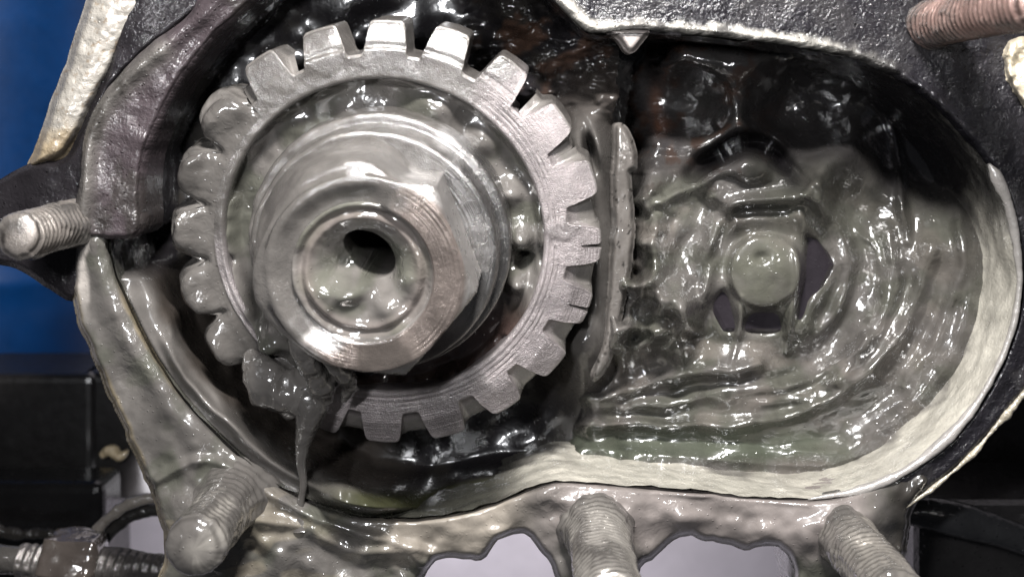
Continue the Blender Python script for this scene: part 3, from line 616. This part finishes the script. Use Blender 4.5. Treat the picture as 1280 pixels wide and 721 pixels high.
for k in range(20):
    ac = 88.5+18*k; a360 = ac % 360
    gre = float(sst(128, 146, a360)*sst(235, 218, a360)); top = float(sst(30, 50, a360)*sst(130, 115, a360))
    rot = random.uniform(-.5, .5); hh = random.uniform(-.015, .02)
    o = [(-9, 2.31), (-7.3, 2.31), (-6.6, 2.33), (-6.2, 2.39), (-4.9, 2.64), (-4.5, 2.69), (-3.7, 2.715), (0, 2.72), (3.7, 2.715), (4.5, 2.69), (4.9, 2.64), (6.2, 2.39), (6.6, 2.33), (7.3, 2.31), (9, 2.31)]
    if k in (15, 14):     # split teeth at the right
        o[6:9] = [(-3.7, 2.715), (-.9, 2.725), (-.75, 2.70), (-.55, 2.46), (.15, 2.46), (.35, 2.70), (.5, 2.72), (3.7, 2.715)]
    if gre > .5:
        o = [(-9, 2.42), (-8.5, 2.425), (-7.7, 2.50), (-6.6, 2.64), (-4.6, 2.74), (-2, 2.775), (0, 2.78), (2, 2.775), (4.6, 2.74), (6.6, 2.64), (7.7, 2.50), (8.5, 2.425), (9, 2.42)]
    o = [(a_+rot*(abs(a_) < 7), r_+hh*(r_ > 2.5)) for a_, r_ in o]
    o = np.array(o); L = np.concatenate([[0], np.cumsum(np.hypot(np.diff(o[:, 0])*.042, np.diff(o[:, 1])))]); s = np.linspace(0, L[-1], 90)
    aa = np.interp(s, L, o[:, 0]); rr = np.interp(s, L, o[:, 1])
    if gre > 0:
        for _ in range(int(gre*5)):
            aa[1:-1] = (aa[:-2]+2*aa[1:-1]+aa[2:])/4; rr[1:-1] = (rr[:-2]+2*rr[1:-1]+rr[2:])/4
    A = np.radians(ac+aa); eps = .035+.10*gre; nf, ne, ns = 26, 6, 16
    rows_r, rows_z = [], []
    def front(r):
        flat_ = -.30*np.maximum(0, r-2.42)*(1-top)-top*(.06*sst(2.36, 2.40, r)+.45*np.maximum(0, r-2.46))
        return (1-gre)*flat_+gre*(-.9*np.maximum(0, r-2.32)**1.5)
    for i in range(nf):
        r = 2.12+(rr-eps-2.12)*i/(nf-1); rows_r.append(r); rows_z.append(front(r))
    z0 = front(rr-eps)
    for i in range(1, ne+1):
        t = i/ne*np.pi/2; rows_r.append(rr-eps+eps*np.sin(t)); rows_z.append(z0-eps*(1-np.cos(t)))
    fill = .9*(1-top)*(1-gre)+.35*gre
    for i in range(1, ns+1):
        t = i/ns; rows_r.append(rr+fill*np.minimum(1, 3.6*t)*np.maximum(0, 2.70-rr)*.95); rows_z.append(z0-eps-(.75-eps)*t)
    R = np.stack(rows_r, 1); Z = np.stack(rows_z, 1); AA = np.repeat(A[:, None], R.shape[1], 1)
    frm = np.arange(R.shape[1])[None] < nf
    m = np.maximum(gmask(AA, R), gre)
    if fill > .3: m = np.where(frm, m, np.maximum(m, sst(-.03, -.12, Z)))
    x, y = R*np.cos(AA), R*np.sin(AA)
    Z = Z+gdisp(AA, R, Z)*frm+gre*.06*fbm(x*3, y*3, Z*3, 150, 2)*sst(2.2, 2.4, R)+gre*(.24*np.exp(-((R-2.58)/.17)**2-(np.abs(np.degrees(AA)-ac)/7.0)**3)-.10*np.exp(-((np.abs(np.degrees(AA)-ac)-9)/1.6)**2)*sst(2.15, 2.35, R))*frm
    R = R+(gre*.03+.010)*fbm(x*3, y*3, Z*3, 151, 2)*sst(2.24, 2.3, R)
    V = np.stack([R*np.cos(AA), R*np.sin(AA), Z], -1)
    n = fbm(x*3, y*3, Z*3, 143, 4)[..., None]
    C = mixc(STEEL*(1+.25*n), GREY*(1.12+.5*(~frm[..., None]))*(1+.25*n), m)
    PR = mixc((.42, .6, 1.0), (.20, 0, .5), m)
    mk('tooth', V, gridfaces(*R.shape), M_STEEL if gre < .5 else M_GREASE, C.reshape(-1, 3), PR.reshape(-1, 3), G)
# web: greasy dish between ring and hub
def webmod(A, R, Z):
    x, y = R*np.cos(A), R*np.sin(A)
    z = Z+.10*fbm(x*1.6, y*1.6, 0, 161, 3)+.02*fbm(x*4, y*4, 0, 162, 2)
    for px_, py_, h_, w_ in ((1.70, -.05, .26, .16), (1.66, -.62, .28, .15), (.62, 1.60, .22, .30), (1.25, 1.2, .16, .2), (-.9, -1.5, .5, .32), (-1.35, -1.25, .55, .28), (1.60, .55, .15, .16)):
        z += h_*np.exp(-((x-px_)**2+(y-py_)**2)/w_**2)
    z -= .35*np.exp(-((x-1.74)**2+(y+.33)**2)/.09**2)
    z += .20*sst(1.86, 1.99, R)*sst(-.3, .4, fbm(x*2, y*2, 3, 164, 3))
    return R, z
def webc(A, R, Z):
    x, y = R*np.cos(A), R*np.sin(A); n = fbm(x*2, y*2, 0, 165, 4)
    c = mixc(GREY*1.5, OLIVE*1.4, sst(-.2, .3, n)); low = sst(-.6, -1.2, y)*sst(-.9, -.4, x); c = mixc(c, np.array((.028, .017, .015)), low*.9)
    return mixc(c, DARK, sst(.1, .45, fbm(x*3, y*3, 0, 167, 3))*.35)
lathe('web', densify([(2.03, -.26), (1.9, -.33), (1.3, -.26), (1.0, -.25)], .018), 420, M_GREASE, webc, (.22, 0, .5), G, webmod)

HB = empty('hub', O, q); tag(HB, 'stepped steel hub collar standing up in the middle of the gear', 'hub')
def hubmod(A, R, Z):
    x, y = R*np.cos(A), R*np.sin(A); a = adeg(A)
    m = sst(40, 75, a)*sst(300, 250, a)
    k = (.05*fbm(x*2, y*2, Z*2, 171, 4)+.02)*m+.006*fbm(x*4, y*4, Z*20, 172, 2)
    return R+k, Z+k*.8
def hubcol(A, R, Z):
    a = adeg(A); n = fbm(R*np.cos(A)*2.5, R*np.sin(A)*2.5, Z*3, 173, 4); m = sst(40, 70, a+20*n)*sst(310, 250, a+20*n)
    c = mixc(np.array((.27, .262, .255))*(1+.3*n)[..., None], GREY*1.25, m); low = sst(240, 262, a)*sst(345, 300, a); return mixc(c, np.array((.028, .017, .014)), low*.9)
def hubprm(A, R, Z):
    a = adeg(A); m = np.maximum(sst(40, 70, a)*sst(310, 250, a), sst(240, 262, a)*sst(345, 300, a)); return mixc((.27, .95, .5), (.16, 0, .5), m)
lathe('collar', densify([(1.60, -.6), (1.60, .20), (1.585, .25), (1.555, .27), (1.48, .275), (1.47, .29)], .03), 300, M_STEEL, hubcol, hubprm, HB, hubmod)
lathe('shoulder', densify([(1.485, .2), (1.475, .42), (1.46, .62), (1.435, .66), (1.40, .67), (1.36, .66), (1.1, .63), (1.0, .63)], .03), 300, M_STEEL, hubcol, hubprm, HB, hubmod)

NT = empty('hub_nut', O, q); tag(NT, 'large hex nut with tan face coated in grey grease on the hub', 'nut')
zt = 1.50; c0 = 1.13
hexR = lambda A: 1.115/np.cos((np.mod(A-math.radians(50), math.radians(60)))-math.radians(30))
def nutmod(A, R, Z):
    row = np.arange(R.shape[1])[None]+0*R.astype(int)
    a = adeg(A); x, y = np.cos(A), np.sin(A)
    g_ = np.clip(sst(60, 90, a)*sst(265, 225, a), 0, 1)             # greasy side
    side = R > 5
    rs = np.minimum(hexR(A), c0+(zt-Z)*1.55)
    rs = rs*(1-g_)+g_*np.minimum(1.40, c0-.02+.26*np.sqrt(np.maximum(0, zt-Z)/.6)+.03*np.sin(A*4+Z*5))
    rf = R*1.0; Rn = np.where(side, rs, np.where(R > .9, c0-(c0-R)*1.0, R))
    k = (.05*fbm(Rn*x*1.5, Rn*y*1.5, Z*3.0, 181, 2)+.012*fbm(Rn*x*5, Rn*y*5, Z*9, 182, 2))*(.15+g_)
    return Rn+k*side, Z+(~side)*((k*.8)*sst(.72, .9, Rn)*sst(1.14, 1.05, Rn)-g_*.13*sst(1.10, .80, Rn)-g_*.05*sst(1.0, 1.13, Rn)**2)-side*g_*.05*sst(zt-.12, zt, Z)
def nutcol(A, R, Z):
    a = adeg(A); n = fbm(R*np.cos(A)*3, R*np.sin(A)*3, Z*3, 183, 4)
    face = sst(zt-.03, zt-.005, Z)
    g_ = sst(48, 70, a+18*n)*sst(242, 222, a+15*n)
    c = mixc(np.array((.38, .36, .345)), TAN*(1+.35*n)[..., None], face)
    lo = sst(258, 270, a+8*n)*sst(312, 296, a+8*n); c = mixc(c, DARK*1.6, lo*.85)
    return mixc(c, GREY*1.35*(1+.2*n)[..., None], g_)
def nutprm(A, R, Z):
    a = adeg(A); g_ = np.maximum(sst(48, 70, a)*sst(245, 222, a), sst(258, 270, a)*sst(312, 296, a)); return mixc((.30, .8, .4), (.13, 0, .4), g_)
pf = [(9, z_) for z_ in np.linspace(.55, zt, 26)]+[(r_, zt+.004) for r_ in np.linspace(1.12, .80, 12)]+[(.785, zt-.02), (.775, zt-.06), (.77, zt-.14), (.77, zt-.3)]
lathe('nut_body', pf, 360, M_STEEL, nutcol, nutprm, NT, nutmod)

SH = empty('shaft', O, q); tag(SH, 'hollow end of the shaft filled with grease around a dark oval hole', 'shaft')
def shaft_end():
    a = np.linspace(0, 2*np.pi, 200, endpoint=False); r = np.concatenate([np.linspace(0, .78, 74), [.80, .81, .81]])
    A, R = np.meshgrid(a, r, indexing='ij'); x, y = R*np.cos(A), R*np.sin(A)
    z = zt-.10-.02+.05*np.exp(-((R-.64)/.05)**2)+.06*sst(.70, .78, R)-.36*sst(.60, .2, R)
    n = fbm(x*2.6, y*2.6, 0, 191, 3); z += .05*n
    z += .40*np.exp(-((x+.14)**2/.26**2+(y+.24)**2/.16**2))+.18*np.exp(-((x-.22)**2+(y+.36)**2)/.17**2)+.12*np.exp(-((x-.45)**2+(y+.1)**2)/.15**2)
    c, s = math.cos(math.radians(-48)), math.sin(math.radians(-48)); u = ((x-.03)*c+(y-.15)*s)/.32; v = (-(x-.03)*s+(y-.15)*c)/.225
    h = u*u+v*v; z -= 3.0*sst(1.10, .90, h)
    z[:, -2] -= .02; z[:, -1] -= .6
    C = mixc(GREY*1.7, OLIVE*1.7, sst(-.2, .3, n)); C = mixc(C, np.array((.09, .075, .068)), np.exp(-((R-.66)/.09)**2)*.6); C = mixc(C, BLACK*.5, sst(1.12, 1.0, h))  # last mix paints the darkness inside the oval hole
    mk('shaft_end', np.stack([x, y, z], -1), gridfaces(len(a), len(r), True), M_GREASE, C.reshape(-1, 3), np.tile((.17, 0, .4), (R.size, 1)), SH)
shaft_end()

# ================================================================ studs
def stud(px_, py_, z0, L, rad, label, gre, col, pitch=.11, dome=.5, lean=(0, 0)):
    b = P(px_, py_, z0)
    E = empty('stud', b); E['label'] = label; E['category'] = 'stud'; E['group'] = 'threaded studs around the housing'
    E.rotation_euler = (math.radians(lean[1]), math.radians(lean[0]), 0)
    n = 96; nz_ = int(L/pitch*9); z = np.linspace(-.12, L, nz_); a = np.linspace(0, 2*np.pi, n, endpoint=False)
    A, Z = np.meshgrid(a, z, indexing='ij')
    ph = np.mod(Z/pitch+A/(2*np.pi), 1); th = np.abs(ph-.5)*2
    nn = fbm(np.cos(A)*1.4, np.sin(A)*1.4, Z*1.6, int(px_), 4); cov = np.clip(gre+nn*1.1+.7*np.exp(-np.maximum(Z, 0)/.3), 0, 1)
    R = rad*(1-.15*th*(1-cov))+cov*rad*(.05+.10*nn)
    R = R*(1+.55*gre*np.exp(-np.maximum(Z, 0)/.25)*(1+.5*nn))
    zz = np.clip((Z-(L-dome*rad))/(dome*rad), 0, 1); R = R*np.sqrt(np.maximum(1-zz**2.2*.80, .0))
    V = np.stack([R*np.cos(A), R*np.sin(A), Z], -1)
    capz = L+.02*rad
    Vf = np.vstack([V.reshape(-1, 3), [[0, 0, capz]]])
    F = gridfaces(n, nz_, True); k = np.arange(n); cf_ = np.stack([k*nz_+nz_-1, ((k+1) % n)*nz_+nz_-1, np.full(n, n*nz_)], 1)
    C = mixc(np.array(col), GREY*1.35, cov); C = C*(1-.75*sst(.45, .9, th)*(1-.6*cov))[..., None]; C = np.vstack([C.reshape(-1, 3), C[0, -1][None]])
    PR = mixc((.32, .6, .5), (.17, 0, .5), cov); PR = np.vstack([PR.reshape(-1, 3), PR[0, -1][None]])
    mk('threaded_rod', Vf, [F, cf_], M_GREASE if gre > .4 else M_STEEL, C, PR, E)
    return E
stud(92, 279, -.05, 1.62, .27, 'grease smeared stud on the black ear at the left edge', .35, (.20, .178, .160))
stud(290, 622, -.05, 1.70, .33, 'thick grease covered stud below the gear at lower left', .95, (.3, .28, .25))
stud(745, 658, .0, 2.4, .36, 'greasy stud rising between the two gaps at the bottom middle', .5, (.22, .205, .185), .09)
stud(1052, 662, -.1, 2.2, .33, 'threaded stud at the lower right corner of the flange', .45, (.24, .22, .195), .10)
stud(1160, 32, -.05, 3.0, .28, 'rusty brown stud on the black plate at the upper right', .12, (.19, .125, .108), .12)

# ================================================================ loose grease: heap and strand at the gear's lower left
hp = empty('grease_drip', P(360, 490, .2)); tag(hp, 'grease lump on the lower left teeth trailing a thin drip to the rim', 'grease')
o_ = np.array(hp.location)
tube('lump', [P(x, y, z)-o_ for x, y, z in ((312, 440, -.1), (326, 466, .02), (348, 488, .04), (380, 490, .06), (408, 474, .12), (430, 452, .2))], [.10, .24, .28, .27, .20, .06], M_GREASE, GREY*1.7, (.2, 0, .5), hp, 48, .5, 2.6, 90)
tube('drip', [P(x, y, z)-o_ for x, y, z in ((384, 488, .08), (389, 512, .16), (383, 540, .14), (377, 572, .10), (379, 606, .06), (375, 636, .0), (378, 660, -.02))], [.26, .21, .13, .07, .045, .06, .14], M_GREASE, GREY*1.2, (.18, 0, .4), hp, 24, .25, 3, 90)
tube('smear', [P(x, y, z)-o_ for x, y, z in ((366, 398, 1.15), (372, 425, 1.05), (388, 455, .7), (404, 480, .35), (410, 500, .2))], [.05, .10, .15, .16, .08], M_GREASE, GREY*1.7, (.18, 0, .4), hp, 28, .4, 3.5, 80)
tube('smear', [P(x, y, z)-o_ for x, y, z in ((398, 440, 1.0), (420, 462, .75), (436, 478, .35), (430, 500, .18))], [.04, .09, .12, .05], M_GREASE, GREY*1.5, (.18, 0, .4), hp, 28, .4, 3.5, 80)
